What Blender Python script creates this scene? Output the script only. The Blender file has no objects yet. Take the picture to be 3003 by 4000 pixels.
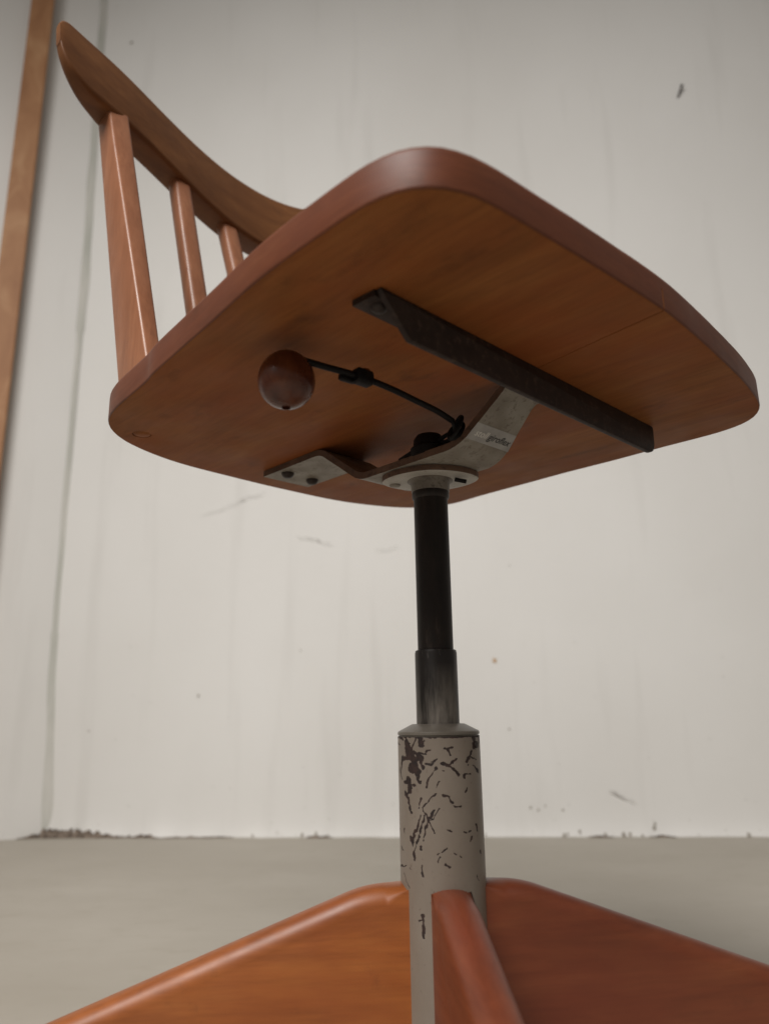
import bpy, bmesh, math, random
from mathutils import Matrix, Vector, noise
random.seed(7)
R = math.radians
scene = bpy.context.scene
col = scene.collection

# ------------------------------------------------------------------ camera, world, light, exposure
cam_data = bpy.data.cameras.new('camera')
camera = bpy.data.objects.new('camera', cam_data)
col.objects.link(camera)
rx, ux, fw = (0.99762188, 0.06682326, -0.01688885), (0.0331557, -0.25044938, 0.96756178), (-0.06042583, 0.96582077, 0.25206936)
CAM = Matrix(((rx[0], ux[0], -fw[0], 0.0), (rx[1], ux[1], -fw[1], -0.496), (rx[2], ux[2], -fw[2], 0.25), (0, 0, 0, 1)))
camera.matrix_world = CAM
cam_data.sensor_fit = 'VERTICAL'
cam_data.sensor_height = 36.0
cam_data.lens = 27.0
cam_data.clip_start = 0.01
cam_data.clip_end = 50.0
cam_data.dof.use_dof = True
cam_data.dof.focus_distance = 0.50
cam_data.dof.aperture_fstop = 27.0 / 4.2
scene.camera = camera

world = bpy.data.worlds.new('World')
scene.world = world
world.use_nodes = True
bg = world.node_tree.nodes['Background']
bg.inputs['Color'].default_value = (1.0, 0.945, 0.87, 1)
bg.inputs['Strength'].default_value = 0.185

def area(name, loc, target, sx, sy, power, color):
    l = bpy.data.lights.new(name, 'AREA')
    l.shape = 'RECTANGLE'
    l.size, l.size_y = sx, sy
    l.energy = power
    l.color = color
    o = bpy.data.objects.new(name, l)
    col.objects.link(o)
    o.location = loc
    o.rotation_euler = (Vector(target) - Vector(loc)).to_track_quat('-Z', 'Y').to_euler()
    return o
lamp = area('ceiling_lamp', (-0.85, -1.6, 2.4), (0.05, 0.60, 0.0), 1.7, 1.3, 33.5, (1.0, 0.968, 0.93))
lamp.data.spread = R(98)

scene.view_settings.view_transform = 'Standard'
scene.view_settings.look = 'None'
scene.view_settings.gamma = 1
scene.view_settings.exposure = 0.0

# ------------------------------------------------------------------ materials
class NT:
    def __init__(s, name):
        s.m = bpy.data.materials.new(name)
        s.m.use_nodes = True
        s.t = s.m.node_tree
        s.b = s.t.nodes['Principled BSDF']
        s.tc = s.t.nodes.new('ShaderNodeTexCoord')
    def link(s, a, b): s.t.links.new(a, b)
    def mapping(s, scale, src='Object', rot=(0, 0, 0)):
        m = s.t.nodes.new('ShaderNodeMapping')
        m.inputs['Scale'].default_value = scale
        m.inputs['Rotation'].default_value = rot
        s.link(s.tc.outputs[src], m.inputs['Vector'])
        return m.outputs['Vector']
    def noise(s, vec, scale, detail=4, rough=0.55, dist=0.0):
        n = s.t.nodes.new('ShaderNodeTexNoise')
        n.inputs['Scale'].default_value = scale
        n.inputs['Detail'].default_value = detail
        n.inputs['Roughness'].default_value = rough
        n.inputs['Distortion'].default_value = dist
        s.link(vec, n.inputs['Vector'])
        return n.outputs['Fac']
    def ramp(s, fac, stops, interp='LINEAR'):
        r = s.t.nodes.new('ShaderNodeValToRGB')
        r.color_ramp.interpolation = interp
        while len(r.color_ramp.elements) < len(stops):
            r.color_ramp.elements.new(0.5)
        for e, (p, c) in zip(r.color_ramp.elements, stops):
            e.position = p
            e.color = (c[0], c[1], c[2], 1) if not isinstance(c, (int, float)) else (c, c, c, 1)
        s.link(fac, r.inputs['Fac'])
        return r.outputs['Color']
    def mix(s, fac, a, b, mode='MIX'):
        n = s.t.nodes.new('ShaderNodeMix')
        n.data_type = 'RGBA'
        n.blend_type = mode
        for sock, v in ((n.inputs[0], fac), (n.inputs[6], a), (n.inputs[7], b)):
            if isinstance(v, (int, float)): sock.default_value = v
            elif isinstance(v, tuple): sock.default_value = (v[0], v[1], v[2], 1)
            else: s.link(v, sock)
        return n.outputs[2]
    def attr(s, name):
        a = s.t.nodes.new('ShaderNodeAttribute')
        a.attribute_name = name
        return a.outputs['Fac']
    def bump(s, fac, strength, dist):
        b = s.t.nodes.new('ShaderNodeBump')
        b.inputs['Strength'].default_value = strength
        b.inputs['Distance'].default_value = dist
        s.link(fac, b.inputs['Height'])
        s.link(b.outputs['Normal'], s.b.inputs['Normal'])
    def base(s, c):
        if isinstance(c, tuple): s.b.inputs['Base Color'].default_value = (c[0], c[1], c[2], 1)
        else: s.link(c, s.b.inputs['Base Color'])
    def rough(s, r):
        if isinstance(r, (int, float)): s.b.inputs['Roughness'].default_value = r
        else: s.link(r, s.b.inputs['Roughness'])
    def metal(s, v): s.b.inputs['Metallic'].default_value = v

def wood(name, dark, mid, light, grain=(4, 60, 60), rough=(0.32, 0.5), red=None, spec=0.5):
    """varnished wood: long streaks, cloudy stain, worn gloss"""
    n = NT(name)
    v = n.mapping(grain)
    streak = n.noise(v, 1.6, 6, 0.62, 0.6)
    c = n.ramp(streak, [(0.28, dark), (0.5, mid), (0.74, light)])
    fine = n.noise(n.mapping((grain[0] * 3, grain[1] * 6, grain[2] * 6)), 2.0, 3, 0.6)
    c = n.mix(0.35, c, n.ramp(fine, [(0.35, 0.62), (0.6, 1.0)]), 'MULTIPLY')
    cloud = n.noise(n.mapping((9, 13, 13)), 1.0, 4, 0.6)
    c = n.mix(n.ramp(cloud, [(0.42, 0.0), (0.68, 0.55)]), c, red or dark)
    smut = n.noise(n.mapping((26, 40, 26)), 1.0, 5, 0.65)
    c = n.mix(n.ramp(smut, [(0.60, 0.0), (0.78, 0.4)]), c, (0.03, 0.014, 0.008))
    n.base(c)
    n.rough(n.ramp(n.noise(n.mapping((30, 30, 30)), 1.0, 4), [(0.3, rough[0]), (0.7, rough[1])]))
    n.b.inputs['Specular IOR Level'].default_value = spec
    n.bump(streak, 0.10, 0.0012)
    return n.m

M = {}
M['seat'] = wood('seat_wood', (0.185, 0.064, 0.0190), (0.238, 0.086, 0.0245), (0.290, 0.114, 0.033), (6, 34, 34), (0.52, 0.66), (0.240, 0.056, 0.0135), 0.12)
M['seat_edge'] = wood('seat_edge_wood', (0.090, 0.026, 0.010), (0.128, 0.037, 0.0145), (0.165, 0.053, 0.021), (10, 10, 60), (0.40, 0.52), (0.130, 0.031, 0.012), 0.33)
M['post'] = wood('post_wood', (0.225, 0.086, 0.040), (0.285, 0.115, 0.056), (0.345, 0.150, 0.078), (60, 60, 5), (0.28, 0.42))
M['rail'] = wood('rail_wood', (0.110, 0.042, 0.015), (0.155, 0.061, 0.021), (0.200, 0.083, 0.029), (34, 6, 34), (0.42, 0.55), None, 0.22)
M['leg_orange'] = wood('leg_wood_orange', (0.20, 0.054, 0.012), (0.305, 0.090, 0.020), (0.37, 0.125, 0.028), (3, 22, 22), (0.36, 0.50), (0.22, 0.050, 0.013))
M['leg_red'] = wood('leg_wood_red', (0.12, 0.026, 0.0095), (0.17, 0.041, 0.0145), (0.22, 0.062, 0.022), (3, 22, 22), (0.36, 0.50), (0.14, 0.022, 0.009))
M['knob'] = wood('knob_wood', (0.042, 0.010, 0.005), (0.088, 0.021, 0.008), (0.17, 0.052, 0.018), (50, 50, 20), (0.22, 0.34))

n = NT('black_steel')
f = n.noise(n.mapping((120, 120, 26)), 1.0, 5, 0.6)
c = n.ramp(f, [(0.35, (0.008, 0.0055, 0.0045)), (0.58, (0.018, 0.012, 0.0095)), (0.74, (0.060, 0.046, 0.038))])
n.base(c); n.rough(0.48); n.b.inputs['Specular IOR Level'].default_value = 0.3; n.bump(f, 0.1, 0.0006)
M['black'] = n.m

n = NT('sleeve_steel')
f = n.noise(n.mapping((70, 70, 9)), 1.0, 5, 0.65, 0.4)
g = n.noise(n.mapping((160, 160, 34)), 1.0, 4, 0.6)
zz = n.t.nodes.new('ShaderNodeSeparateXYZ'); n.link(n.tc.outputs['Generated'], zz.inputs[0])
low = n.ramp(zz.outputs['Z'], [(0.30, 1.0), (0.85, 0.0)])
c = n.ramp(f, [(0.42, (0.014, 0.011, 0.009)), (0.58, (0.21, 0.185, 0.16))])
c = n.mix(low, (0.02, 0.016, 0.014), c)
c = n.mix(n.ramp(g, [(0.62, 0.0), (0.72, 0.5)]), c, (0.26, 0.24, 0.22))
n.base(c); n.rough(0.40); n.metal(0.3); n.bump(f, 0.15, 0.0006)
M['sleeve'] = n.m

def painted(name, c0, c1, dirt, rough=0.55, dirt_lo=0.58):
    n = NT(name)
    a = n.noise(n.mapping((60, 60, 60)), 1.0, 5, 0.6)
    b = n.noise(n.mapping((240, 240, 240)), 1.0, 4, 0.7)
    c = n.ramp(a, [(0.35, c0), (0.65, c1)])
    c = n.mix(n.ramp(b, [(dirt_lo, 0.0), (dirt_lo + 0.14, 0.7)]), c, dirt)
    n.base(c); n.rough(rough); n.bump(a, 0.12, 0.0008)
    n.b.inputs['Specular IOR Level'].default_value = 0.3
    return n.m
M['plate'] = painted('worn_grey_paint', (0.18, 0.155, 0.125), (0.285, 0.265, 0.228), (0.10, 0.070, 0.048), 0.55, 0.52)
M['flange'] = painted('flange_paint', (0.33, 0.31, 0.275), (0.44, 0.42, 0.38), (0.16, 0.12, 0.09), 0.5, 0.58)
M['boss'] = painted('boss_paint', (0.10, 0.082, 0.065), (0.20, 0.175, 0.145), (0.04, 0.03, 0.024), 0.5, 0.5)
M['rust'] = painted('rusty_edge', (0.085, 0.048, 0.032), (0.14, 0.080, 0.052), (0.045, 0.026, 0.02), 0.7, 0.5)
M['iron'] = painted('brown_iron', (0.019, 0.0105, 0.008), (0.031, 0.018, 0.0135), (0.070, 0.044, 0.032), 0.6, 0.54)
M['cap'] = painted('cap_steel', (0.115, 0.10, 0.082), (0.155, 0.138, 0.115), (0.12, 0.10, 0.085), 0.35)
n = NT('black_cable'); n.base((0.006, 0.005, 0.005)); n.rough(0.6); n.b.inputs['Specular IOR Level'].default_value = 0.2; M['cable'] = n.m
n = NT('dark_bolt'); n.base((0.028, 0.018, 0.014)); n.rough(0.5); n.metal(0.4); M['bolt'] = n.m
n = NT('sticker_foil')
f = n.noise(n.mapping((90, 90, 90)), 1.0, 4)
n.base(n.ramp(f, [(0.35, (0.27, 0.26, 0.25)), (0.65, (0.36, 0.35, 0.335))])); n.rough(0.45); M['sticker'] = n.m
n = NT('sticker_white_ink'); n.base((0.72, 0.70, 0.66)); n.rough(0.5); M['ink_white'] = n.m
n = NT('sticker_black_ink'); n.base((0.015, 0.015, 0.014)); n.rough(0.5); M['ink_black'] = n.m

# grey lacquer of the outer tube, chipped where the chip attribute says so
n = NT('chipped_grey_lacquer')
a = n.noise(n.mapping((40, 40, 26)), 1.0, 5, 0.6)
c = n.ramp(a, [(0.3, (0.178, 0.144, 0.114)), (0.7, (0.212, 0.176, 0.143))])
speck = n.noise(n.mapping((420, 420, 300)), 1.0, 3, 0.6)
c = n.mix(n.ramp(speck, [(0.66, 0.0), (0.72, 0.5)]), c, (0.10, 0.065, 0.05))
ch = n.attr('chip')
chip = n.ramp(ch, [(0.42, 0.0), (0.55, 1.0)])
halo = n.ramp(ch, [(0.18, 0.0), (0.45, 0.28)])
c = n.mix(halo, c, (0.20, 0.15, 0.12))
rust = n.ramp(n.noise(n.mapping((300, 300, 300)), 1.0, 3), [(0.35, (0.012, 0.006, 0.005)), (0.7, (0.036, 0.017, 0.013))])
c = n.mix(chip, c, rust)
n.base(c); n.rough(n.ramp(ch, [(0.42, 0.42), (0.55, 0.7)])); 
inv = n.ramp(ch, [(0.40, 1.0), (0.56, 0.0)])
n.bump(inv, 0.5, 0.0004)
M['tube'] = n.m

# wall: old white distemper with faint vertical smears
n = NT('white_wall_paint')
a = n.noise(n.mapping((1.1, 1.1, 0.8)), 1.0, 5, 0.55)
c = n.ramp(a, [(0.32, (0.665, 0.648, 0.618)), (0.68, (0.745, 0.733, 0.71))])
sm = n.noise(n.mapping((16, 16, 1.3)), 1.0, 4, 0.55)
c = n.mix(n.ramp(sm, [(0.56, 0.0), (0.80, 0.30)]), c, (0.50, 0.48, 0.45))
dot = n.noise(n.mapping((60, 60, 60)), 1.0, 2, 0.5)
c = n.mix(n.ramp(dot, [(0.765, 0.0), (0.81, 0.35)]), c, (0.40, 0.38, 0.35))
n.base(c); n.rough(0.72)
bb = n.noise(n.mapping((26, 26, 20)), 1.0, 6, 0.6)
n.bump(bb, 0.22, 0.003)
M['wall'] = n.m

n = NT('seam_filler')
a = n.noise(n.mapping((30, 30, 5)), 1.0, 4)
n.base(n.ramp(a, [(0.3, (0.44, 0.445, 0.40)), (0.7, (0.60, 0.58, 0.54))])); n.rough(0.8); M['filler'] = n.m
n = NT('dark_dirt')
a = n.noise(n.mapping((90, 90, 120)), 1.0, 4)
n.base(n.ramp(a, [(0.35, (0.065, 0.048, 0.036)), (0.65, (0.24, 0.19, 0.15))])); n.rough(0.95); M['dirt'] = n.m
n = NT('crack_shade'); n.base((0.46, 0.445, 0.42)); n.rough(0.9); M['crack'] = n.m
n = NT('fly_speck'); n.base((0.33, 0.30, 0.26)); n.rough(0.9); M['speck'] = n.m
n = NT('rust_spot'); n.base((0.50, 0.33, 0.19)); n.rough(0.9); M['rustspot'] = n.m

# floor: grey beige floor paint, worn in stripes
n = NT('grey_floor_paint')
a = n.noise(n.mapping((3, 5, 3)), 1.0, 5, 0.6)
c = n.ramp(a, [(0.3, (0.330, 0.297, 0.247)), (0.7, (0.400, 0.368, 0.318))])
b = n.noise(n.mapping((22, 34, 22)), 1.0, 5, 0.6)
c = n.mix(n.ramp(b, [(0.55, 0.0), (0.80, 0.35)]), c, (0.27, 0.235, 0.18))
n.base(c); n.rough(n.ramp(a, [(0.3, 0.5), (0.7, 0.68)])); n.bump(b, 0.08, 0.002)
M['floor'] = n.m

# batten: raw yellow pine with diagonal figure
n = NT('pine_batten')
v = n.mapping((16, 16, 7), 'Object', (0.0, 0.6, 0.0))
a = n.noise(v, 1.0, 4, 0.55, 0.8)
c = n.ramp(a, [(0.30, (0.30, 0.13, 0.048)), (0.52, (0.37, 0.175, 0.072)), (0.72, (0.46, 0.25, 0.12))])
n.base(c); n.rough(0.55)
M['pine'] = n.m
SEAT=[(-0.0532,-0.1782),(-0.0508,-0.1786),(-0.0474,-0.1791),(-0.0426,-0.1796),(-0.0364,-0.1802),(-0.0291,-0.1809),(-0.0216,-0.1815),(-0.0147,-0.1821),(-0.0079,-0.1827),(-0.0012,-0.1833),(0.0055,-0.1838),(0.0123,-0.1843),(0.0190,-0.1849),(0.0258,-0.1855),(0.0325,-0.1861),(0.0392,-0.1868),(0.0459,-0.1875),(0.0527,-0.1882),(0.0594,-0.1888),(0.0661,-0.1894),(0.0729,-0.1899),(0.0796,-0.1902),(0.0864,-0.1904),(0.0931,-0.1906),(0.0999,-0.1906),(0.1066,-0.1906),(0.1134,-0.1905),(0.1202,-0.1904),(0.1270,-0.1903),(0.1338,-0.1901),(0.1407,-0.1898),(0.1476,-0.1891),(0.1542,-0.1877),(0.1604,-0.1856),(0.1659,-0.1825),(0.1706,-0.1784),(0.1744,-0.1734),(0.1771,-0.1675),(0.1790,-0.1611),(0.1801,-0.1543),(0.1808,-0.1474),(0.1812,-0.1406),(0.1815,-0.1338),(0.1818,-0.1270),(0.1821,-0.1202),(0.1825,-0.1135),(0.1828,-0.1067),(0.1832,-0.1000),(0.1835,-0.0932),(0.1837,-0.0865),(0.1840,-0.0797),(0.1842,-0.0729),(0.1844,-0.0662),(0.1846,-0.0594),(0.1849,-0.0527),(0.1851,-0.0459),(0.1852,-0.0392),(0.1853,-0.0324),(0.1853,-0.0257),(0.1852,-0.0189),(0.1850,-0.0121),(0.1846,-0.0054),(0.1842,0.0013),(0.1837,0.0081),(0.1832,0.0148),(0.1826,0.0216),(0.1821,0.0283),(0.1815,0.0350),(0.1809,0.0418),(0.1802,0.0485),(0.1796,0.0552),(0.1790,0.0620),(0.1783,0.0687),(0.1776,0.0754),(0.1769,0.0821),(0.1761,0.0888),(0.1752,0.0955),(0.1742,0.1022),(0.1731,0.1089),(0.1719,0.1156),(0.1707,0.1223),(0.1693,0.1290),(0.1676,0.1357),(0.1655,0.1421),(0.1628,0.1482),(0.1594,0.1538),(0.1553,0.1587),(0.1503,0.1628),(0.1447,0.1659),(0.1385,0.1681),(0.1319,0.1695),(0.1251,0.1703),(0.1183,0.1706),(0.1115,0.1705),(0.1047,0.1703),(0.0979,0.1700),(0.0912,0.1697),(0.0844,0.1695),(0.0777,0.1694),(0.0709,0.1693),(0.0642,0.1694),(0.0574,0.1694),(0.0506,0.1694),(0.0439,0.1693),(0.0371,0.1691),(0.0304,0.1688),(0.0236,0.1685),(0.0169,0.1682),(0.0101,0.1679),(0.0034,0.1676),(-0.0034,0.1675),(-0.0101,0.1674),(-0.0169,0.1675),(-0.0237,0.1675),(-0.0304,0.1676),(-0.0372,0.1677),(-0.0439,0.1677),(-0.0507,0.1676),(-0.0575,0.1676),(-0.0642,0.1675),(-0.0710,0.1675),(-0.0777,0.1675),(-0.0845,0.1675),(-0.0913,0.1676),(-0.0981,0.1679),(-0.1049,0.1683),(-0.1117,0.1687),(-0.1184,0.1689),(-0.1250,0.1686),(-0.1316,0.1678),(-0.1380,0.1663),(-0.1441,0.1640),(-0.1500,0.1610),(-0.1554,0.1572),(-0.1604,0.1527),(-0.1648,0.1477),(-0.1688,0.1424),(-0.1722,0.1367),(-0.1753,0.1307),(-0.1779,0.1244),(-0.1802,0.1180),(-0.1824,0.1116),(-0.1844,0.1051),(-0.1861,0.0986),(-0.1876,0.0920),(-0.1889,0.0854),(-0.1898,0.0787),(-0.1905,0.0720),(-0.1911,0.0653),(-0.1914,0.0585),(-0.1916,0.0518),(-0.1916,0.0450),(-0.1916,0.0382),(-0.1916,0.0315),(-0.1915,0.0247),(-0.1915,0.0179),(-0.1914,0.0112),(-0.1913,0.0044),(-0.1911,-0.0023),(-0.1908,-0.0090),(-0.1905,-0.0158),(-0.1901,-0.0225),(-0.1897,-0.0293),(-0.1892,-0.0360),(-0.1887,-0.0427),(-0.1883,-0.0495),(-0.1878,-0.0562),(-0.1873,-0.0630),(-0.1867,-0.0697),(-0.1860,-0.0764),(-0.1850,-0.0831),(-0.1839,-0.0898),(-0.1824,-0.0963),(-0.1807,-0.1029),(-0.1787,-0.1093),(-0.1765,-0.1157),(-0.1740,-0.1220),(-0.1712,-0.1282),(-0.1682,-0.1342),(-0.1648,-0.1401),(-0.1609,-0.1456),(-0.1567,-0.1508),(-0.1519,-0.1555),(-0.1467,-0.1598),(-0.1411,-0.1634),(-0.1352,-0.1664),(-0.1289,-0.1688),(-0.1224,-0.1706),(-0.1158,-0.1719),(-0.1091,-0.1729),(-0.1024,-0.1736),(-0.0956,-0.1742),(-0.0886,-0.1747),(-0.0812,-0.1753),(-0.0739,-0.1758),(-0.0676,-0.1763),(-0.0628,-0.1767),(-0.0594,-0.1771),(-0.0570,-0.1774),(-0.0551,-0.1778)]
CHIPS=[([(-116.4,-0.0139),(-115.2,-0.0194)],0.0022),([(-121.1,-0.0143),(-125.2,-0.0186),(-129.2,-0.0204)],0.00088),([(-139.3,-0.017),(-137.8,-0.0187)],0.00265),([(-136.4,-0.0204),(-133.8,-0.0247),(-125.9,-0.0288),(-123.8,-0.033)],0.00423),([(-147.6,-0.0274),(-114.0,-0.027)],0.00194),([(-118.3,-0.0245),(-113.3,-0.0321)],0.00194),([(-132.9,-0.0315),(-120.2,-0.0342)],0.0037),([(-151.9,-0.0267),(-155.3,-0.0336)],0.00106),([(-161.5,-0.0321),(-153.4,-0.0387)],0.00071),([(-136.4,-0.0387),(-133.7,-0.0416),(-135.4,-0.0446)],0.003),([(-146.9,-0.0402),(-126.9,-0.0419)],0.00132),([(-122.9,-0.0376),(-117.2,-0.0405)],0.00088),([(-145.5,-0.0457),(-137.4,-0.05),(-136.2,-0.0541),(-133.0,-0.0578)],0.00097),([(-116.7,-0.0491),(-120.6,-0.0545)],0.00071),([(-107.2,-0.0228),(-102.0,-0.022)],0.00106),([(-108.8,-0.03),(-101.5,-0.0299)],0.00106),([(-101.4,-0.0283),(-92.3,-0.027)],0.00044),([(-93.6,-0.032),(-102.0,-0.0362),(-106.3,-0.0391)],0.00071),([(-81.8,-0.0212),(-76.7,-0.0217),(-71.4,-0.0205)],0.00071),([(-76.7,-0.0217),(-77.0,-0.0251)],0.00141),([(-85.5,-0.0296),(-75.5,-0.0314),(-64.3,-0.0361)],0.00115),([(-77.5,-0.0305),(-71.1,-0.0285),(-66.6,-0.0269)],0.00053),([(-86.2,-0.0337),(-84.6,-0.0336)],0.00088),([(-103.5,-0.0152),(-99.4,-0.015)],0.00053),([(-66.4,-0.0138),(-65.3,-0.0141)],0.00088),([(-33.1,-0.0138),(-32.6,-0.0207)],0.00282),([(-16.9,-0.014),(-14.6,-0.0189)],0.00123),([(-40.4,-0.0235),(-45.5,-0.0268),(-51.4,-0.0293)],0.00115),([(-45.4,-0.026),(-29.9,-0.0281)],0.00053),([(-38.3,-0.0313),(-24.5,-0.0355)],0.00088),([(-49.8,-0.0312),(-48.1,-0.0309)],0.00079),([(-54.8,-0.0355),(-56.3,-0.0375)],0.00123),([(-53.5,-0.0355),(-44.0,-0.0362)],0.00044),([(-52.0,-0.0435),(-54.8,-0.0457)],0.00044),([(-113.8,-0.0536),(-106.0,-0.0494),(-95.8,-0.0465)],0.00053),([(-86.9,-0.0469),(-79.0,-0.0478),(-74.3,-0.0512)],0.00062),([(-73.4,-0.0526),(-63.9,-0.054)],0.00044),([(-114.9,-0.054),(-105.0,-0.0624),(-99.3,-0.0672)],0.00053),([(-117.4,-0.0577),(-125.0,-0.0661),(-133.5,-0.0737)],0.00079),([(-112.0,-0.0584),(-119.2,-0.0667),(-124.4,-0.0733)],0.00071),([(-99.4,-0.0551),(-109.1,-0.0624),(-115.1,-0.0714)],0.00071),([(-92.4,-0.0546),(-103.8,-0.0608)],0.00035),([(-134.2,-0.0713),(-132.2,-0.074)],0.00159),([(-121.7,-0.0688),(-120.8,-0.07)],0.00106),([(-125.6,-0.0725),(-129.8,-0.0783)],0.00035),([(-129.8,-0.0783),(-130.1,-0.0815)],0.00097),([(-118.7,-0.0751),(-118.3,-0.0761)],0.00115),([(-82.6,-0.066),(-76.7,-0.0663)],0.00053),([(-59.7,-0.0673),(-47.2,-0.0674)],0.00035),([(-37.3,-0.0638),(-34.5,-0.068)],0.00071),([(-46.2,-0.0703),(-50.1,-0.0729)],0.00071),([(-170.7,-0.0882),(-145.9,-0.0864)],0.00071),([(-139.1,-0.0872),(-136.2,-0.0882)],0.00079),([(-118.3,-0.0846),(-117.6,-0.0905)],0.00115),([(-96.3,-0.0787),(-83.5,-0.0759)],0.00026),([(-92.6,-0.0806),(-95.7,-0.083)],0.00071),([(-87.1,-0.0842),(-81.4,-0.0856)],0.00053),([(-74.6,-0.0784),(-72.6,-0.0787)],0.00044),([(-66.5,-0.0801),(-64.8,-0.0805)],0.00044),([(-118.1,-0.1107),(-118.0,-0.1161),(-118.9,-0.1218)],0.00115),([(-125.2,-0.1142),(-119.4,-0.1131)],0.00053),([(-155.1,-0.0903),(-140.1,-0.098)],0.00026),([(-39.0,-0.0911),(-36.2,-0.0945)],0.00035),([(-29.6,-0.0789),(-28.1,-0.0802)],0.00071),([(-149.7,-0.0663),(-150.0,-0.0688)],0.00071),([(-166.9,-0.0146),(-146.4,-0.0162)],0.00071),([(-174.0,-0.0187),(-159.2,-0.0189)],0.00053),([(-128.1,-0.0238),(-107.3,-0.0245)],0.00088),([(-177.0,-0.0619),(-175.3,-0.0625)],0.00071),([(-177.1,-0.0674),(-169.0,-0.0678)],0.00062),([(-162.3,-0.0769),(-153.5,-0.0788)],0.00053),([(-94.5,-0.0428),(-90.3,-0.0395)],0.00026),([(-107.4,-0.0395),(-108.7,-0.0428)],0.00035)]
# ------------------------------------------------------------------ helpers
def link(name, me, parent=None, mats=()):
    o = bpy.data.objects.new(name, me)
    col.objects.link(o)
    for m in mats: me.materials.append(m)
    if parent: o.parent = parent
    return o
def finish(name, bm, mat, parent=None, smooth=40):
    bmesh.ops.recalc_face_normals(bm, faces=bm.faces)
    me = bpy.data.meshes.new(name)
    bm.to_mesh(me); bm.free()
    mats = mat if isinstance(mat, (list, tuple)) else [mat]
    o = link(name, me, parent, mats)
    if smooth:
        me.shade_smooth()
        try: me.set_sharp_from_angle(angle=R(smooth))
        except Exception: pass
    return o
def tag(o, **k):
    for a, b in k.items(): o[a] = b
    return o

def offset_ring(pts, d):
    """move a closed counter-clockwise outline inward by d along its vertex normals"""
    out = []
    N = len(pts)
    for i in range(N):
        a, b = Vector(pts[i - 1]), Vector(pts[(i + 1) % N])
        t = (b - a).normalized()
        out.append((pts[i][0] - t.y * d, pts[i][1] + t.x * d))
    return out
def slab(bm, outline, z0, z1, r0, r1, place, steps=4, mat=0):
    """closed outline (ccw) thickened between z0 and z1, edges rounded r0 below and r1 above"""
    rings = []
    for k in range(steps + 1):
        a = math.pi / 2 * k / steps
        rings.append((r0 * (1 - math.sin(a)), z0 + r0 * (1 - math.cos(a))))
    for k in range(steps + 1):
        a = math.pi / 2 * k / steps
        rings.append((r1 * (1 - math.cos(a)), z1 - r1 * (1 - math.sin(a))))
    vs = []
    for d, z in rings:
        vs.append([bm.verts.new(place(x, y, z)) for x, y in offset_ring(outline, d)])
    N = len(outline)
    fs = []
    for a, b in zip(vs[:-1], vs[1:]):
        for i in range(N):
            fs.append(bm.faces.new((a[i], a[(i + 1) % N], b[(i + 1) % N], b[i])))
    fs.append(bm.faces.new(list(reversed(vs[0]))))
    fs.append(bm.faces.new(vs[-1]))
    for f in fs: f.material_index = mat
    return fs
def lathe(bm, prof, n=48, c=(0, 0), caps=True, axis=None):
    """profile of (radius, z) turned round the vertical axis at c"""
    rows = []
    for r, z in prof:
        rows.append([bm.verts.new((c[0] + r * math.cos(2 * math.pi * i / n), c[1] + r * math.sin(2 * math.pi * i / n), z)) for i in range(n)])
    for a, b in zip(rows[:-1], rows[1:]):
        for i in range(n):
            bm.faces.new((a[i], a[(i + 1) % n], b[(i + 1) % n], b[i]))
    if caps:
        bm.faces.new(list(reversed(rows[0]))); bm.faces.new(rows[-1])
    return rows
def tube(bm, pts, rad, n=12, closed=False):
    pts = [Vector(p) for p in pts]
    rows = []
    N = len(pts)
    up = Vector((0.13, 0.31, 0.94)).normalized()
    for i, p in enumerate(pts):
        if closed: t = pts[(i + 1) % N] - pts[i - 1]
        else: t = pts[min(i + 1, N - 1)] - pts[max(i - 1, 0)]
        t.normalize()
        a = t.cross(up)
        if a.length < 1e-4: a = t.cross(Vector((1, 0, 0)))
        a.normalize(); b = t.cross(a)
        r = rad[i] if isinstance(rad, (list, tuple)) else rad
        rows.append([bm.verts.new(p + (a * math.cos(2 * math.pi * k / n) + b * math.sin(2 * math.pi * k / n)) * r) for k in range(n)])
    for i in range(N if closed else N - 1):
        A, B = rows[i], rows[(i + 1) % N]
        for k in range(n):
            bm.faces.new((A[k], A[(k + 1) % n], B[(k + 1) % n], B[k]))
    if not closed:
        bm.faces.new(list(reversed(rows[0]))); bm.faces.new(rows[-1])
def spline(pts, n):
    P = [Vector(p) for p in pts]
    out = []
    for i in range(len(P) - 1):
        p0, p1, p2, p3 = P[max(i - 1, 0)], P[i], P[i + 1], P[min(i + 2, len(P) - 1)]
        for k in range(n):
            t = k / n
            out.append(0.5 * ((2 * p1) + (p2 - p0) * t + (2 * p0 - 5 * p1 + 4 * p2 - p3) * t * t + (3 * p1 - p0 - 3 * p2 + p3) * t ** 3))
    out.append(P[-1])
    return out
def rrect(w, h, r, seg=4):
    """rounded rectangle outline, ccw"""
    out = []
    for cx, cy, a0 in ((w / 2 - r, h / 2 - r, 0), (-w / 2 + r, h / 2 - r, 90), (-w / 2 + r, -h / 2 + r, 180), (w / 2 - r, -h / 2 + r, 270)):
        for k in range(seg + 1):
            a = R(a0 + 90 * k / seg)
            out.append((cx + r * math.cos(a), cy + r * math.sin(a)))
    return out
def loft(bm, rings):
    rows = [[bm.verts.new(p) for p in ring] for ring in rings]
    n = len(rows[0])
    for a, b in zip(rows[:-1], rows[1:]):
        for i in range(n):
            bm.faces.new((a[i], a[(i + 1) % n], b[(i + 1) % n], b[i]))
    bm.faces.new(list(reversed(rows[0]))); bm.faces.new(rows[-1])
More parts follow.
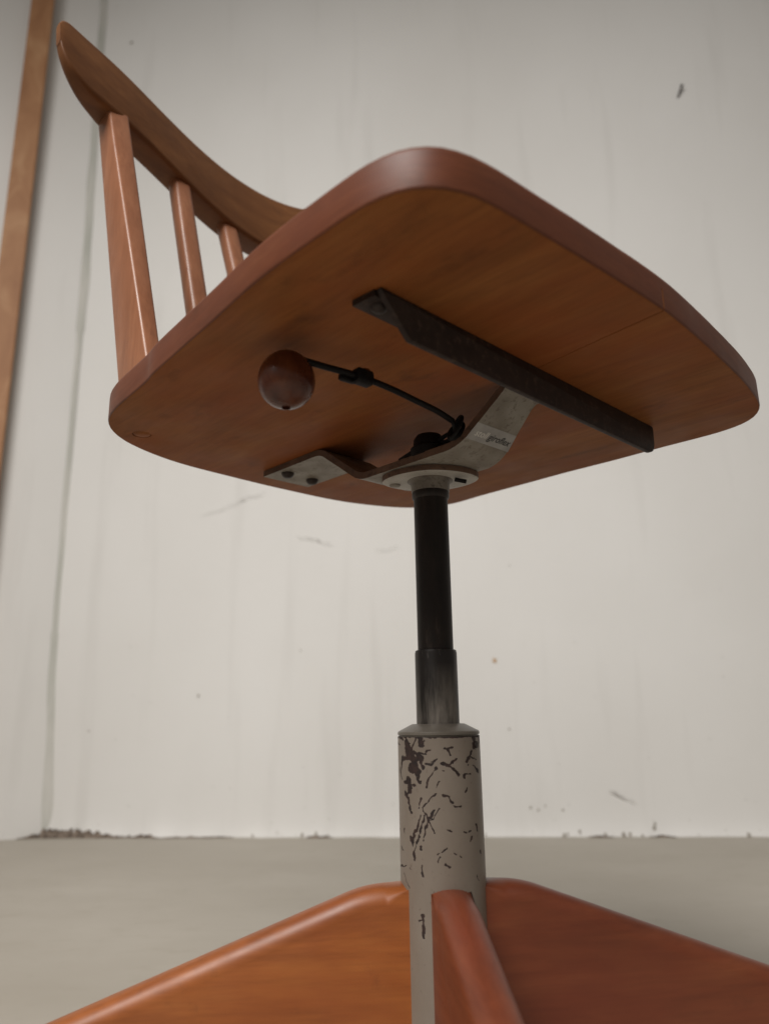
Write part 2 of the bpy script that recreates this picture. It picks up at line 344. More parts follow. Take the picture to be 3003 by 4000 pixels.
def round_poly(pts, rad, seg=5):
    """polygon with each corner rounded by its own radius (pts ccw; rad list)"""
    out = []
    N = len(pts)
    for i in range(N):
        p, a, b = Vector(pts[i]), Vector(pts[i - 1]), Vector(pts[(i + 1) % N])
        r = rad[i]
        if r <= 0:
            out.append(tuple(p)); continue
        da, db = (a - p).normalized(), (b - p).normalized()
        ang = da.angle(db)
        d = min(r / math.tan(ang / 2), (a - p).length * 0.45, (b - p).length * 0.45)
        for k in range(seg + 1):
            t = k / seg
            q = (p + da * d) * (1 - t) ** 2 + p * 2 * t * (1 - t) + (p + db * d) * t * t
            out.append(tuple(q))
    return out
def subtract(o, cutters):
    for cobj in cutters:
        md = o.modifiers.new('cut', 'BOOLEAN')
        md.operation = 'DIFFERENCE'; md.solver = 'EXACT'; md.object = cobj
    dg = bpy.context.evaluated_depsgraph_get()
    me = bpy.data.meshes.new_from_object(o.evaluated_get(dg))
    o.modifiers.clear()
    old = o.data; o.data = me
    bpy.data.meshes.remove(old)
    for cobj in cutters:
        d = cobj.data; bpy.data.objects.remove(cobj); bpy.data.meshes.remove(d)
    me.shade_smooth()
    me.set_sharp_from_angle(angle=R(40))

# ------------------------------------------------------------------ setting: floor, wall, side wall
bm = bmesh.new()
vs = [bm.verts.new(p) for p in ((-6, -6, 0), (6, -6, 0), (6, 6, 0), (-6, 6, 0))]
bm.faces.new(vs)
tag(finish('floor', bm, M['floor'], None, 0), kind='structure')

P1 = Vector((-0.8355, 1.24, 0))
WD = Vector((1.4808, -0.058, 0)).normalized()          # along the wall, to the right
WN = Vector((WD.y, -WD.x, 0))                          # out of the wall towards the room
def wallpt(u, z, out=0.0): return P1 + WD * u + WN * out + Vector((0, 0, z))
def seam_u(z):                                          # the crease leans a little to the left as it rises
    zs = [(0.0, -0.017), (0.35, -0.036), (0.70, -0.043), (1.42, -0.047), (2.11, -0.062), (2.8, -0.075)]
    for (a, ua), (b, ub) in zip(zs[:-1], zs[1:]):
        if z <= b: return ua + (ub - ua) * (z - a) / (b - a)
    return zs[-1][1]
def flare(u, z):                                        # the plaster flares out at its foot in a soft uneven cove
    k = 0.8 + 0.9 * noise.noise(Vector((u * 14, 1, 1))) + 0.5 * noise.noise(Vector((u * 45, 4, 1)))
    return 0.012 * max(0.15, k) * math.exp(-max(z, 0) / 0.018)
bm = bmesh.new()
nz = 56
ZL = [-0.02, -0.004, 0.0, 0.006, 0.012, 0.02, 0.03, 0.045, 0.065] + [0.09 + 2.72 * j / 48 for j in range(48)]
prev = None
for j in range(nz + 1):
    z = ZL[j]
    su = seam_u(max(z, 0))
    row = []
    for i in range(181):
        u = su + (4.2 - su) * (i / 180) ** 1.5
        w = 0.006 * noise.noise(Vector((u * 1.3, z * 1.1, 3.0))) if i else 0
        w += flare(u, z)
        row.append(bm.verts.new(wallpt(u, z, w)))
    if prev:
        for i in range(180): bm.faces.new((prev[i], prev[i + 1], row[i + 1], row[i]))
    prev = row
wall = tag(finish('wall', bm, M['wall'], None, 180), kind='structure')
LA = R(205)
LD = Vector((math.cos(LA), math.sin(LA), 0))           # along the side wall, to the left
LN = Vector((-LD.y, LD.x, 0))
if LN.y > 0: LN = -LN
def leftpt(s, z, out=0.0): return P1 + LD * s + LN * out + Vector((0, 0, z))
bm = bmesh.new()
prev = None
for j in range(nz + 1):
    z = -0.02 + 2.82 * j / nz
    e = wallpt(seam_u(max(z, 0)), z)
    row = [bm.verts.new(e + LD * s) for s in (0.0, 0.05, 0.1, 0.2, 0.4, 0.8, 1.6, 3.0)]
    if prev:
        for i in range(7): bm.faces.new((prev[i], row[i], row[i + 1], prev[i + 1]))
    prev = row
side_wall = tag(finish('side_wall', bm, M['wall'], None, 180), kind='structure')
# filler strip in the crease
bm = bmesh.new()
prev = None
for j in range(161):
    z = 0.012 + 2.6 * j / 160
    e = wallpt(seam_u(z), z)
    wl = 0.012 + 0.004 * noise.noise(Vector((z * 7, 0, 0))); wr = 0.010 + 0.004 * noise.noise(Vector((z * 7, 5, 0)))
    if 0.45 < z < 1.2: wl *= 0.75; wr *= 0.6
    row = [bm.verts.new(e + LD * wl + LN * 0.0006), bm.verts.new(e + (WN + LN) * 0.0025), bm.verts.new(e + WD * wr + WN * 0.0006)]
    if prev:
        for i in range(2): bm.faces.new((prev[i], prev[i + 1], row[i + 1], row[i]))
    prev = row
finish('corner_filler', bm, M['filler'], wall, 180)
# crumbled dirt along the foot of the corner
bm = bmesh.new()
def ragged(u0, u1, h, seed, base=0.0005, out=0.0085):
    n = int((u1 - u0) / 0.0016)
    prev = None
    for i in range(n + 1):
        t = i / n; u = u0 + (u1 - u0) * t
        env = math.sin(math.pi * min(1, t * 1.0)) ** 0.5 if 0 < t < 1 else 0.0
        hh = base + h * env * max(0.08, 0.55 + 0.75 * noise.noise(Vector((u * 60, seed, 0.3))) + 0.45 * noise.noise(Vector((u * 190, seed, 2.1))) + 0.2 * noise.noise(Vector((u * 500, seed, 4.1))))
        if u < seam_u(0): p = lambda z, o: leftpt(-(u - seam_u(0)), z, o) + (wallpt(seam_u(0), 0) - P1)
        else: p = lambda z, o: wallpt(u, z, o + flare(u, z))
        row = [bm.verts.new(p(0.0004, out + 0.002)), bm.verts.new(p(hh * 0.5, out + 0.0008)), bm.verts.new(p(hh, out * 0.6 + 0.001)), bm.verts.new(p(hh * 1.02, -0.003))]
        if prev:
            for k in range(3): bm.faces.new((prev[k], row[k], row[k + 1], prev[k + 1]))
        prev = row
ragged(-0.078, 0.0, 0.008, 1.0); ragged(-0.045, 0.03, 0.026, 2.0, 0.003, 0.010); ragged(0.0, 0.135, 0.019, 3.0, 0.002); ragged(0.125, 0.24, 0.008, 4.0); ragged(0.24, 0.40, 0.003, 5.0)
ragged(0.555, 0.61, 0.005, 6.0); ragged(1.13, 1.18, 0.003, 7.0); ragged(1.25, 1.30, 0.0045, 8.0)
o = finish('crumbled_dirt', bm, M['dirt'], wall, 0)
tag(o, kind='stuff')
# hairline cracks, each a ragged ribbon in the plaster
def crack(pts, w, mat='crack'):
    bm = bmesh.new()
    P = spline([(u, z, 0) for u, z in pts], 14)
    prev = None
    for i, p in enumerate(P):
        t = i / (len(P) - 1)
        jit = 0.003 * noise.noise(Vector((p.x * 60, p.y * 60, 1)))
        ww = w * (0.25 + abs(noise.noise(Vector((p.x * 140, p.y * 140, 4)))) * 1.6) * (math.sin(math.pi * t) ** 0.5 + 0.05)
        off = 0.006
        row = [bm.verts.new(wallpt(p.x, p.y + jit - ww, off)), bm.verts.new(wallpt(p.x, p.y + jit + ww, off))]
        if prev: bm.faces.new((prev[0], row[0], row[1], prev[1]))
        prev = row
    return finish('crack', bm, M[mat], wall, 0)
crack([(0.2947, 0.7047), (0.3558, 0.7212), (0.3999, 0.7418), (0.4332, 0.7494), (0.4497, 0.7599)], 0.0012)
crack([(0.5233, 0.645), (0.5538, 0.6405), (0.5885, 0.6293), (0.6122, 0.6229)], 0.0012)
crack([(1.1783, 0.0877), (1.2024, 0.0777), (1.2305, 0.0642)], 0.0018)
crack([(0.7081, 0.6084), (0.7325, 0.6074), (0.759, 0.6139)], 0.0010)
def spot_at(u, z): return wallpt(u, z, 0.006 * noise.noise(Vector((u * 1.3, z * 1.1, 3.0))) + flare(u, z) + 0.0012)
def spot(bm, u, z, r):
    n = 9
    vs = [bm.verts.new(spot_at(u + r * math.cos(2 * math.pi * i / n) * random.uniform(0.6, 1.3), max(0.0008, z + r * math.sin(2 * math.pi * i / n) * random.uniform(0.7, 1.5)))) for i in range(n)]
    bm.faces.new(vs)
bm = bmesh.new()
for u, z, r in ((0.3078, 0.292, 0.0033), (1.0058, 0.56, 0.0018), (0.9858, 0.2108, 0.0022), (0.537, 0.3859, 0.0018), (1.0843, 0.0499, 0.0025), (0.0278, 2.111, 0.0045), (0.06, 0.22, 0.002)): spot(bm, u, z, r)
for u, z, r in ((1.083, 0.004, 0.0042), (1.09, 0.006, 0.0025), (1.115, 0.010, 0.003), (1.165, 0.003, 0.004), (1.20, 0.003, 0.005), (1.213, 0.004, 0.0035), (1.236, 0.002, 0.003), (1.262, 0.016, 0.004), (1.264, 0.024, 0.0025), (0.905, 0.006, 0.003), (0.925, 0.004, 0.0025), (0.545, 0.004, 0.004), (0.575, 0.008, 0.003), (0.60, 0.003, 0.0035), (1.44, 0.004, 0.004), (1.02, 0.055, 0.003), (1.035, 0.050, 0.0025), (1.05, 0.058, 0.002), (0.44, 0.003, 0.003)): spot(bm, u, z, r)
for k in range(70): spot(bm, random.uniform(0.0, 1.5), 0.004 + 0.5 * random.uniform(0.0, 1.0) ** 3, random.uniform(0.0005, 0.0012))
tag(finish('speck', bm, M['speck'], wall, 0), kind='stuff')
bm = bmesh.new(); spot(bm, 0.9623, 0.3536, 0.0055); finish('rust_spot', bm, M['rustspot'], wall, 0)

# nail driven into the wall at the upper right, slanting
bm = bmesh.new()
a = wallpt(1.4985, 1.752, -0.002); b = wallpt(1.5095, 1.781, 0.011)
d = (b - a).normalized()
tube(bm, [a, b - d * 0.002, b - d * 0.002, b], [0.0024, 0.0024, 0.0048, 0.0048], 10)
tag(finish('nail', bm, M['bolt'], None, 40), label='small dark nail sticking out of the white wall above the seat', category='nail')

# wooden batten fixed upright to the side wall
bm = bmesh.new()
ring = []
for j in range(25):
    z = 0.0 + 2.75 * j / 24
    wob = 0.002 * noise.noise(Vector((z * 1.7, 2, 2)))
    s0, s1 = 0.185 + wob, 0.241 + wob * 0.6
    ring.append([leftpt(s0, z, -0.004), leftpt(s1, z, -0.004), leftpt(s1, z, 0.014), leftpt(s1 - 0.002, z, 0.016), leftpt(s0 + 0.002, z, 0.016), leftpt(s0, z, 0.014)])
loft(bm, ring)
tag(finish('wooden_batten', bm, M['pine'], None, 30), label='long upright yellow brown wooden batten on the white wall at the left edge', category='wood strip')
# ------------------------------------------------------------------ the chair (local x = front, y = across, z = up, origin on the floor under the column)
Z0 = 0.25
chair = bpy.data.objects.new('swivel_chair', None)
col.objects.link(chair)
chair.empty_display_size = 0.2
chair.rotation_euler = (0, 0, R(-43.0))
tag(chair, label='old wooden swivel chair on a chipped grey column seen from below', category='chair')

# column
bm = bmesh.new()
lathe(bm, [(0.0113, Z0 + 0.03), (0.0113, Z0 + 0.140)], 40)
finish('inner_post', bm, M['black'], chair)
bm = bmesh.new()
lathe(bm, [(0.0112, Z0 + 0.1365), (0.0122, Z0 + 0.1375), (0.0125, Z0 + 0.1400), (0.0122, Z0 + 0.1422)], 40)
finish('collar', bm, M['black'], chair)
bm = bmesh.new()
lathe(bm, [(0.0133, Z0 - 0.02), (0.0133, Z0 + 0.0355), (0.0129, Z0 + 0.0372), (0.0118, Z0 + 0.0377)], 48)
finish('sleeve', bm, M['sleeve'], chair)
bm = bmesh.new()
lathe(bm, [(0.0245, Z0 - 0.0155), (0.0245, Z0 - 0.0140), (0.0252, Z0 - 0.0137), (0.0252, Z0 - 0.0124), (0.0248, Z0 - 0.0118), (0.0163, Z0 - 0.0076), (0.0130, Z0 - 0.0074)], 72)
cap = finish('column_cap', bm, M['cap'], None, 25)
# outer tube with a fine grid that carries the chipped lacquer
TR, ZT, ZB = 0.0252, Z0 - 0.0146, Z0 - 0.185
NA, NZ = 600, 600
strokes = []
for pts, w in CHIPS:
    strokes.append(([(math.radians(a + 43.0) * TR, z + Z0) for a, z in pts], w))
cells = {}
CS = 0.004
for si, (pts, w) in enumerate(strokes):
    for (a, z), (b, y) in zip(pts[:-1], pts[1:]):
        m = w + 0.003
        for i in range(int(math.floor((min(a, b) - m) / CS)), int(math.floor((max(a, b) + m) / CS)) + 1):
            for j in range(int(math.floor((min(z, y) - m) / CS)), int(math.floor((max(z, y) + m) / CS)) + 1):
                cells.setdefault((i, j), []).append((a, z, b, y, w))
def chip_at(s, z):
    best = 0.0
    s0, z0 = s, z
    s = s0 + 0.0009 * noise.noise(Vector((s0 * 300, z0 * 300, 11)))
    z = z0 + 0.0009 * noise.noise(Vector((s0 * 300, z0 * 300, 17)))
    nz_ = 0.55 * noise.noise(Vector((s * 520, z * 520, 1))) + 0.35 * noise.noise(Vector((s * 1300, z * 1300, 5)))
    w_var = 1 + 1.0 * noise.noise(Vector((s0 * 170, z0 * 170, 23)))
    for a, y, b, x, w in cells.get((math.floor(s / CS), math.floor(z / CS)), ()):
        dx, dz = b - a, x - y
        L2 = dx * dx + dz * dz
        t = 0 if L2 < 1e-12 else max(0.0, min(1.0, ((s - a) * dx + (z - y) * dz) / L2))
        d = math.hypot(s - a - dx * t, z - y - dz * t)
        v = 0.5 + (0.66 * w * w_var * (1 + 0.7 * nz_) + 0.00010 + 0.00060 * nz_ - d) / 0.0005
        best = max(best, v)
    if z > ZT - 0.0012: best = max(best, 0.5 + (z - (ZT - 0.0007)) / 0.0012 + 0.7 * nz_)
    # the same kind of wear carries on round the back of the tube
    g = noise.noise(Vector((s * 260 + 40, z * 190, 9)))
    if abs(s - R(-90 + 43) * TR) > 0.038: best = max(best, 0.5 + (g - 0.42 - 3.0 * max(0, ZT - 0.06 - z)) * 2.0)
    return max(0.0, min(1.0, best))
verts, faces, chips = [], [], []
s_mid = R(-90 + 43)
for j in range(NZ + 1):
    z = ZT + (ZB - ZT) * j / NZ
    rr_ = TR - (0.0006 if j == 0 else 0)
    for i in range(NA):
        a = s_mid - math.pi + 2 * math.pi * i / NA
        verts.append((rr_ * math.cos(a), rr_ * math.sin(a), z))
        chips.append(chip_at(a * TR, z))
for j in range(NZ):
    for i in range(NA):
        k = (i + 1) % NA
        faces.append((j * NA + i, (j + 1) * NA + i, (j + 1) * NA + k, j * NA + k))
top = list(range(NA))
lo = len(verts)
for rr_, z in ((TR, 0.035), (TR - 0.002, 0.033)):
    for i in range(NA):
        a = s_mid - math.pi + 2 * math.pi * i / NA
        verts.append((rr_ * math.cos(a), rr_ * math.sin(a), z)); chips.append(0.0)
for A, B in ((NZ * NA, lo), (lo, lo + NA)):
    for i in range(NA):
        k = (i + 1) % NA
        faces.append((A + i, B + i, B + k, A + k))
faces.append(tuple(reversed(top)))
faces.append(tuple(range(lo + NA, lo + 2 * NA))[::-1])
me = bpy.data.meshes.new('outer_tube')
me.from_pydata(verts, [], faces)
at = me.attributes.new('chip', 'FLOAT', 'POINT')
at.data.foreach_set('value', chips)
me.update()
outer = link('outer_tube', me, chair, [M['tube']])
bm = bmesh.new(); bm.from_mesh(me); bmesh.ops.recalc_face_normals(bm, faces=bm.faces); bm.to_mesh(me); bm.free()
me.shade_smooth(); me.set_sharp_from_angle(angle=R(40))
cap.parent = outer
# set screw near the top of the tube
bm = bmesh.new()
aa = R(-90 + 43 + 62)
p = Vector((math.cos(aa), math.sin(aa), 0))
tube(bm, [p * 0.0245 + Vector((0, 0, ZT - 0.0052)), p * 0.0258 + Vector((0, 0, ZT - 0.0052))], 0.0021, 12)
finish('set_screw', bm, M['bolt'], outer)

# legs: upright wooden fins, one mesh shape, four places
leg_out = [(0.012, 0.042), (0.10, 0.052), (0.205, 0.040), (0.262, 0.008), (0.275, 0.0), (0.335, 0.0), (0.345, 0.012), (0.343, 0.046), (0.0465, 0.1525), (0.012, 0.1535)]
leg_out = round_poly(leg_out, [0, 0.05, 0.05, 0.01, 0.004, 0.004, 0.006, 0.014, 0.075, 0.0], 10)
def leg_mesh(mat, name):
    bm = bmesh.new()
    slab(bm, leg_out, -0.0115, 0.0115, 0.0100, 0.0100, lambda x, y, z: Vector((x, -z, y)), 6)
    bmesh.ops.recalc_face_normals(bm, faces=bm.faces)
    me = bpy.data.meshes.new(name); bm.to_mesh(me); bm.free()
    me.materials.append(mat); me.shade_smooth(); me.set_sharp_from_angle(angle=R(50))
    return me
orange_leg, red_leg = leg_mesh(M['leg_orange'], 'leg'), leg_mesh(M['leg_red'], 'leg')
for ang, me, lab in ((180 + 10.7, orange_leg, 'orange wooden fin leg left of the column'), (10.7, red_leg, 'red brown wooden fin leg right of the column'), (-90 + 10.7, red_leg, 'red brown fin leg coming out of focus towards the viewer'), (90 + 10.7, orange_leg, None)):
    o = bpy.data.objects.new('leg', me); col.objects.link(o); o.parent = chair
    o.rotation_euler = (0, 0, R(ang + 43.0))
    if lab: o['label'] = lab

# seat
H0, H1 = Z0 + 0.190, Z0 + 0.211
bm = bmesh.new()
slab(bm, SEAT, H0, H1, 0.0016, 0.0045, lambda x, y, z: Vector((x, y, z)), 5)
bm.normal_update()
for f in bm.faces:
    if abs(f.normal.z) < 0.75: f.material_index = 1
seat = finish('seat', bm, [M['seat'], M['seat_edge']], chair)
# glue joint that has opened at the front edge, and the socket of the corner post tenon
bm = bmesh.new()
loft(bm, [[Vector((0.200, -0.0265 - 0.00045, z)), Vector((0.200, -0.0265 + 0.00045, z)), Vector((0.070, -0.0150 + 0.00012, z)), Vector((0.070, -0.0150 - 0.00012, z))] for z in (H0 - 0.01, H0 + 0.012)])
cut1 = finish('joint_cutter', bm, M['seat'], None, 0); cut1.parent = chair
bm = bmesh.new()
lathe(bm, [(0.0064, H0 - 0.002), (0.0064, H0 + 0.0012)], 28, (-0.1430, -0.1385))
cut2 = finish('socket_cutter', bm, M['seat'], None, 0); cut2.parent = chair
bpy.context.view_layer.update()
bm = bmesh.new()
lathe(bm, [(0.0032, H0 - 0.002), (0.0032, H0 + 0.006)], 16, (0.0365, -0.0908))
cut3 = finish('hole_cutter', bm, M['seat'], None, 0); cut3.parent = chair
bpy.context.view_layer.update()
subtract(seat, [cut1, cut2, cut3])
bm = bmesh.new()
lathe(bm, [(0.0060, H0 + 0.0025), (0.0060, H0 + 0.0004), (0.0054, H0 - 0.0001)], 28, (-0.1428, -0.1385))
finish('tenon_end', bm, M['seat'], seat)

# backrest rail
FRONT = [(-0.225, -0.192), (-0.205, -0.199), (-0.178, -0.2085), (-0.150, -0.2170), (-0.122, -0.2255), (-0.088, -0.2350), (-0.043, -0.2465), (0.004, -0.2555), (0.040, -0.2585), (0.080, -0.2580), (0.120, -0.2510), (0.160, -0.2380), (0.225, -0.2100)]
MIRR = 0.004
def rail_front(T):
    for (a, fa), (b, fb) in zip(FRONT[:-1], FRONT[1:]):
        if T <= b: return fa + (fb - fa) * (T - a) / (b - a)
    return FRONT[-1][1]
def smooth_front(T):
    ks = [(-2, 1), (-1, 2), (0, 3), (1, 2), (2, 1)]
    return sum(w * rail_front(T + k * 0.012) for k, w in ks) / 9
TL, TRr = -0.2005, 2 * MIRR + 0.2005
def rail_bot(T):
    d = max(-1.0, min(1.0, (T - 0.04) / 0.20))
    return Z0 + 0.505 - 0.030 * 0.5 * (1 + math.cos(math.pi * d))
bm = bmesh.new()
rings = []
NR = 90
LEAN = 0.22
for i in range(NR + 1):
    t = i / NR
    T = TL + (TRr - TL) * (0.5 - 0.5 * math.cos(math.pi * t)) if True else 0
    e = min(T - TL, TRr - T)                              # distance from the nearer end
    k = min(1.0, max(e, 0.0004) / 0.034)
    rise = 0.034 * (1 - math.sqrt(max(0.0, 1 - (1 - k) ** 2)))
    k2 = min(1.0, max(e, 0.0004) / 0.012)
    drop = 0.014 * (1 - math.sqrt(max(0.0, 1 - (1 - k2) ** 2)))
    zb = rail_bot(T) + rise
    wide = max(0.0, min(1.0, (T + 0.11) / 0.15))
    hh = max(0.003, 0.064 + 0.013 * wide * wide * (3 - 2 * wide) - rise - drop)
    th = 0.030 * (0.30 + 0.70 * min(1.0, max(e, 0.0003) / 0.050) ** 0.8)
    f0 = smooth_front(T)
    r = min(0.005, hh * 0.4, th * 0.4)
    ring = []
    for x, y in rrect(th, hh, r, 4):
        up = y + hh / 2
        ring.append(Vector((f0 - th / 2 + x - LEAN * (zb + up - rail_bot(T)), T, zb + up)))
    rings.append(ring)
loft(bm, rings)
rail = finish('backrest_rail', bm, M['rail'], chair, 55)

# posts and spindles between seat and rail
def post(T, end):
    bm = bmesh.new()
    rings = []
    zt = rail_bot(T) + 0.006
    ft = smooth_front(T) - 0.0145
    fb = -0.136 if end else -0.166
    for k in range(9):
        t = k / 8
        z = H1 - 0.004 + (zt - H1 + 0.004) * t
        f = fb + (ft - fb) * t
        if end:
            dep, wid, r = 0.048 - 0.025 * t, 0.0118 + 0.007 * t, 0.0024
        else:
            dep, wid, r = 0.0165, 0.0185, 0.0052
        rings.append([Vector((f + x, T + y, z)) for x, y in rrect(dep, wid, r, 3)])
    loft(bm, rings)
    return finish('end_post' if end else 'spindle', bm, M['post'], chair, 50)
for T in (-0.142, 0.150): post(T, True)
for T in (-0.066, -0.005, 0.055, 0.105): post(T, False)

# angle iron screwed across the seat
bm = bmesh.new()
th = 0.0035
ia, ib = -0.146, 0.122
def ipt(x, y, z): return Vector((x - 0.030 * (y - ia), y, z))
hor = [(0.0905, ia - 0.001), (0.1050, ia), (0.1050, ib), (0.0905, ib - 0.003)]
slab(bm, [hor[0], hor[1], hor[2], hor[3]], H0 - th, H0 - 0.0002, 0.0004, 0.0004, lambda x, y, z: ipt(x, y, z), 2)
ver = round_poly([(ia + 0.003, H0 - th), (ia + 0.020, H0 - 0.0205), (ib - 0.001, H0 - 0.0205), (ib, H0 - 0.0003), (ia, H0 - 0.0003)], [0.001, 0.004, 0.015, 0.002, 0.001], 7)
slab(bm, ver, 0.1052, 0.1052 + th, 0.0006, 0.0006, lambda y, z, x: ipt(x, y, z), 2)
iron = finish('angle_iron', bm, M['iron'], chair, 40)
bm = bmesh.new()
lathe(bm, [(0.0005, H0 - th - 0.0028), (0.0024, H0 - th - 0.0025), (0.0040, H0 - th - 0.0012), (0.0044, H0 - th + 0.0003)], 20, (0.0985, ia + 0.0090))
finish('screw', bm, M['bolt'], iron)

# cranked steel strap that carries the seat
bm = bmesh.new()
prof = [(-0.158, H0 - 0.0003), (-0.084, H0 - 0.0003), (-0.040, Z0 + 0.1590), (0.045, Z0 + 0.1590), (0.080, H0 - 0.0004), (0.0895, H0 - 0.0004)]
fill = [None, 0.008, 0.008, 0.011, 0.009, None]
line = []
for i, p in enumerate(prof):
    if fill[i] is None: line.append(Vector((p[0], p[1]))); continue
    p = Vector(p); a = (Vector(prof[i - 1]) - p).normalized(); b = (Vector(prof[i + 1]) - p).normalized()
    for k in range(7):
        t = k / 6
        line.append((p + a * fill[i]) * (1 - t) ** 2 + p * 2 * t * (1 - t) + (p + b * fill[i]) * t * t)
st = 0.0046
low = []
for i, p in enumerate(line):
    d = (line[min(i + 1, len(line) - 1)] - line[max(i - 1, 0)]).normalized()
    low.append(p + Vector((d.y, -d.x)) * st)
def half_w(x):
    return 0.0225 + 0.0035 * max(0.0, 1 - abs(x) / 0.045) if x < 0 else 0.0250 - 0.0088 * min(1.0, max(0.0, x - 0.028) / 0.042) + (0.004 * max(0, x - 0.078) / 0.01)
tc = -0.004
grid = []
for p, q in zip(line, low):
    w = half_w(p.x)
    grid.append([bm.verts.new((q.x, tc - w, q.y)), bm.verts.new((q.x, tc + w, q.y)), bm.verts.new((p.x, tc + w, p.y)), bm.verts.new((p.x, tc - w, p.y))])
for a, b in zip(grid[:-1], grid[1:]):
    for k in range(4):
        f = bm.faces.new((a[k], a[(k + 1) % 4], b[(k + 1) % 4], b[k]))
        f.material_index = 0 if k in (0, 2) else 1
for e in (grid[0], grid[-1]):
    f = bm.faces.new(e); f.material_index = 1
strap = finish('seat_bracket', bm, [M['plate'], M['rust']], chair, 30)
for x, y in ((-0.1375, -0.0175), (-0.1395, 0.0085)):
    bm = bmesh.new()
    zb = H0 - st - 0.0002
    lathe(bm, [(0.0006, zb - 0.0042), (0.0025, zb - 0.0040), (0.0042, zb - 0.0028), (0.0050, zb - 0.0010), (0.0051, zb + 0.0004)], 20, (x, y))
    finish('bolt', bm, M['bolt'], strap)

# maker's sticker on the slope of the bracket
ps, pe = Vector((0.045, Z0 + 0.1590)), Vector((0.080, H0 - 0.0004))
sd = (pe - ps).normalized()
sn = Vector((sd.y, -sd.x))
def stick(t_across, s_up, out=0.0):
    p = ps + sd * s_up + sn * (st + out)
    return Vector((p.x, t_across, p.y))
bm = bmesh.new()
vs = [bm.verts.new(stick(a, b, 0.00015)) for a, b in ((-0.0245, 0.0070), (0.0165, 0.0070), (0.0145, 0.0190), (-0.0230, 0.0190))]
bm.faces.new(vs).material_index = 0
def text_into(bm, body, t0, s0, size, mat, shear, bold):
    cu = bpy.data.curves.new('letters', 'FONT')
    cu.body = body; cu.size = size; cu.shear = shear; cu.offset = bold; cu.resolution_u = 3
    o = bpy.data.objects.new('letters', cu); col.objects.link(o)
    bpy.context.view_layer.update()
    me = bpy.data.meshes.new_from_object(o.evaluated_get(bpy.context.evaluated_depsgraph_get()))
    w = max(v.co.x for v in me.vertices)
    vv = [bm.verts.new(stick(t0 + v.co.x, s0 + v.co.y, 0.0003)) for v in me.vertices]
    for p in me.polygons:
        try: bm.faces.new([vv[i] for i in p.vertices]).material_index = mat
        except ValueError: pass
    bpy.data.objects.remove(o); bpy.data.curves.remove(cu); bpy.data.meshes.remove(me)
    return w
w = text_into(bm, 'stoll', -0.0200, 0.0105, 0.0067, 1, 0.25, 0.0)
text_into(bm, 'giroflex', -0.0200 + w + 0.0004, 0.0105, 0.0067, 2, 0.25, 0.00008)
bmesh.ops.recalc_face_normals(bm, faces=[])
me = bpy.data.meshes.new('sticker'); bm.to_mesh(me); bm.free()
link('sticker', me, strap, [M['sticker'], M['ink_white'], M['ink_black']])

# oval mounting flange with its boss
bm = bmesh.new()
ov = []
for i in range(64):
    a = 2 * math.pi * i / 64
    r = 1 / ((abs(math.cos(a)) / 0.0325) ** 1.7 + (abs(math.sin(a)) / 0.0245) ** 1.7) ** (1 / 1.7)
    b = a + R(40)
    ov.append((r * math.cos(b), r * math.sin(b)))
slab(bm, ov, Z0 + 0.1495, Z0 + 0.1542, 0.0012, 0.0006, lambda x, y, z: Vector((x, y, z)), 3)
bm.normal_update()
for f in bm.faces:
    if abs(f.normal.z) < 0.4: f.material_index = 1
flange = finish('mounting_flange', bm, [M['flange'], M['rust']], chair, 40)
bm = bmesh.new()
lathe(bm, [(0.0118, Z0 + 0.1412), (0.0127, Z0 + 0.1422), (0.0130, Z0 + 0.1470), (0.0140, Z0 + 0.1488), (0.0165, Z0 + 0.1500)], 40)
finish('boss', bm, M['boss'], flange)
bm = bmesh.new()
tube(bm, [Vector((0.0185, 0.0040, Z0 + 0.1475)), Vector((0.0245, 0.0085, Z0 + 0.1455))], 0.0014, 10)
finish('grub_screw', bm, M['cable'], flange)
bm = bmesh.new()
lathe(bm, [(0.0008, Z0 + 0.1482), (0.0034, Z0 + 0.1486), (0.0040, Z0 + 0.1497)], 20, (-0.021, -0.0125))
finish('rivet', bm, M['plate'], flange)

# height lever: turned knob, rod, clip, loops, valve
KC = Vector((0.0345, -0.1440, Z0 + 0.1690))
bm = bmesh.new()
prof = []
for k in range(25):
    a = math.pi * k / 24
    zz_ = -math.cos(a)
    prof.append((max(0.0002, 0.0150 * math.sin(a) * (1 - 0.05 * zz_)), KC.z + 0.0158 * zz_))
prof[0] = (0.0024, prof[1][1] + 0.004); prof.insert(1, (0.0024, prof[1][1] - 0.0003))
lathe(bm, prof, 40, (KC.x, KC.y))
knob = finish('lever_knob', bm, M['knob'], chair, 60)
rod_pts = spline([(0.0435, -0.1405, 0.1780), (0.0465, -0.127, 0.1772), (0.0505, -0.112, 0.1762), (0.0525, -0.098, 0.1752), (0.0535, -0.084, 0.1740), (0.0528, -0.068, 0.1730), (0.0518, -0.0475, 0.1718), (0.0492, -0.031, 0.1705)], 8)
bm = bmesh.new()
tube(bm, [Vector((p.x, p.y, p.z + Z0)) for p in rod_pts], 0.0018, 12)
rod = finish('lever_rod', bm, M['cable'], chair)
bm = bmesh.new()
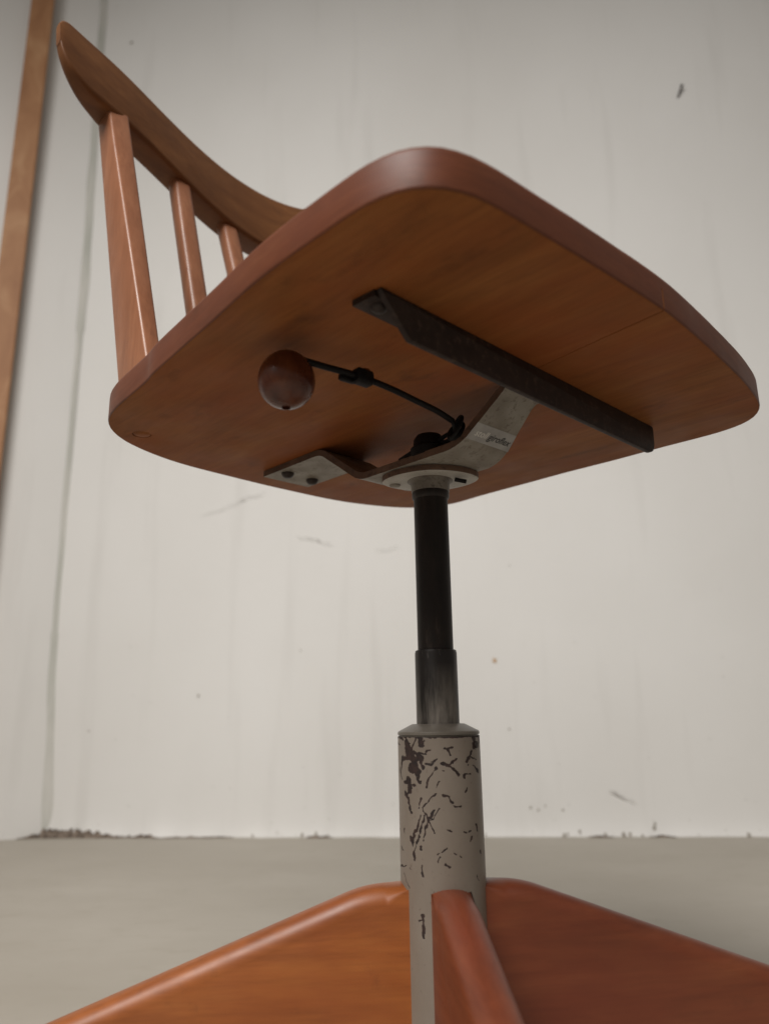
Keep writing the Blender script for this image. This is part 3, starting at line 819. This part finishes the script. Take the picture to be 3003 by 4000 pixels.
def ring_box(c, d, ln, w, h, r):
    d = d.normalized(); s = d.cross(Vector((0, 0, 1))).normalized(); u = s.cross(d)
    return [[c + d * q + s * x * k + u * y * k for x, y in rrect(w, h, r, 3)] for q, k in ((-ln / 2, 0.8), (-ln / 2 + 0.001, 1.0), (ln / 2 - 0.001, 1.0), (ln / 2, 0.8))]
cl = Vector((0.0517, -0.1060, Z0 + 0.1757))
loft(bm, ring_box(cl, Vector((0.02, 1, 0)), 0.011, 0.0075, 0.0085, 0.002))
loft(bm, ring_box(cl + Vector((-0.004, -0.0075, -0.0015)), Vector((0.1, 1, 0)), 0.010, 0.0035, 0.0040, 0.001))
finish('cable_clip', bm, M['cable'], rod)
bm = bmesh.new()
def loop(c, ax, ay, ra, rb, rad, tilt):
    ax, ay = Vector(ax).normalized(), Vector(ay).normalized()
    tube(bm, [c + ax * ra * math.cos(2 * math.pi * i / 28) + ay * rb * math.sin(2 * math.pi * i / 28) for i in range(28)], rad, 8, True)
loop(Vector((0.0490, -0.0275, Z0 + 0.1675)), (0.2, 0.4, 1), (1, -0.3, 0), 0.0075, 0.0042, 0.0013, 0)
loop(Vector((0.0470, -0.0255, Z0 + 0.1660)), (0.1, 0.6, 1), (1, 0.5, 0), 0.0068, 0.0038, 0.0013, 0)
tube(bm, spline([(0.0490, -0.030, Z0 + 0.170), (0.0475, -0.027, Z0 + 0.166), (0.0430, -0.0235, Z0 + 0.1635), (0.034, -0.020, Z0 + 0.1640), (0.024, -0.017, Z0 + 0.1655)], 6), 0.0015, 8)
loop(Vector((0.034, -0.0185, Z0 + 0.1660)), (1, 0.1, 0.15), (0, 0.3, 1), 0.0105, 0.0040, 0.0014, 0)
finish('wire_loop', bm, M['cable'], rod)
bm = bmesh.new()
lathe(bm, [(0.0118, Z0 + 0.1585), (0.0122, Z0 + 0.1640), (0.0104, Z0 + 0.1655), (0.0100, Z0 + 0.1700), (0.0080, Z0 + 0.1730), (0.0030, Z0 + 0.1740)], 28, (0.0165, -0.0175))
loft(bm, ring_box(Vector((0.003, -0.0225, Z0 + 0.1612)), Vector((1, -0.2, 0.1)), 0.020, 0.005, 0.0045, 0.001))
finish('release_valve', bm, M['cable'], chair)
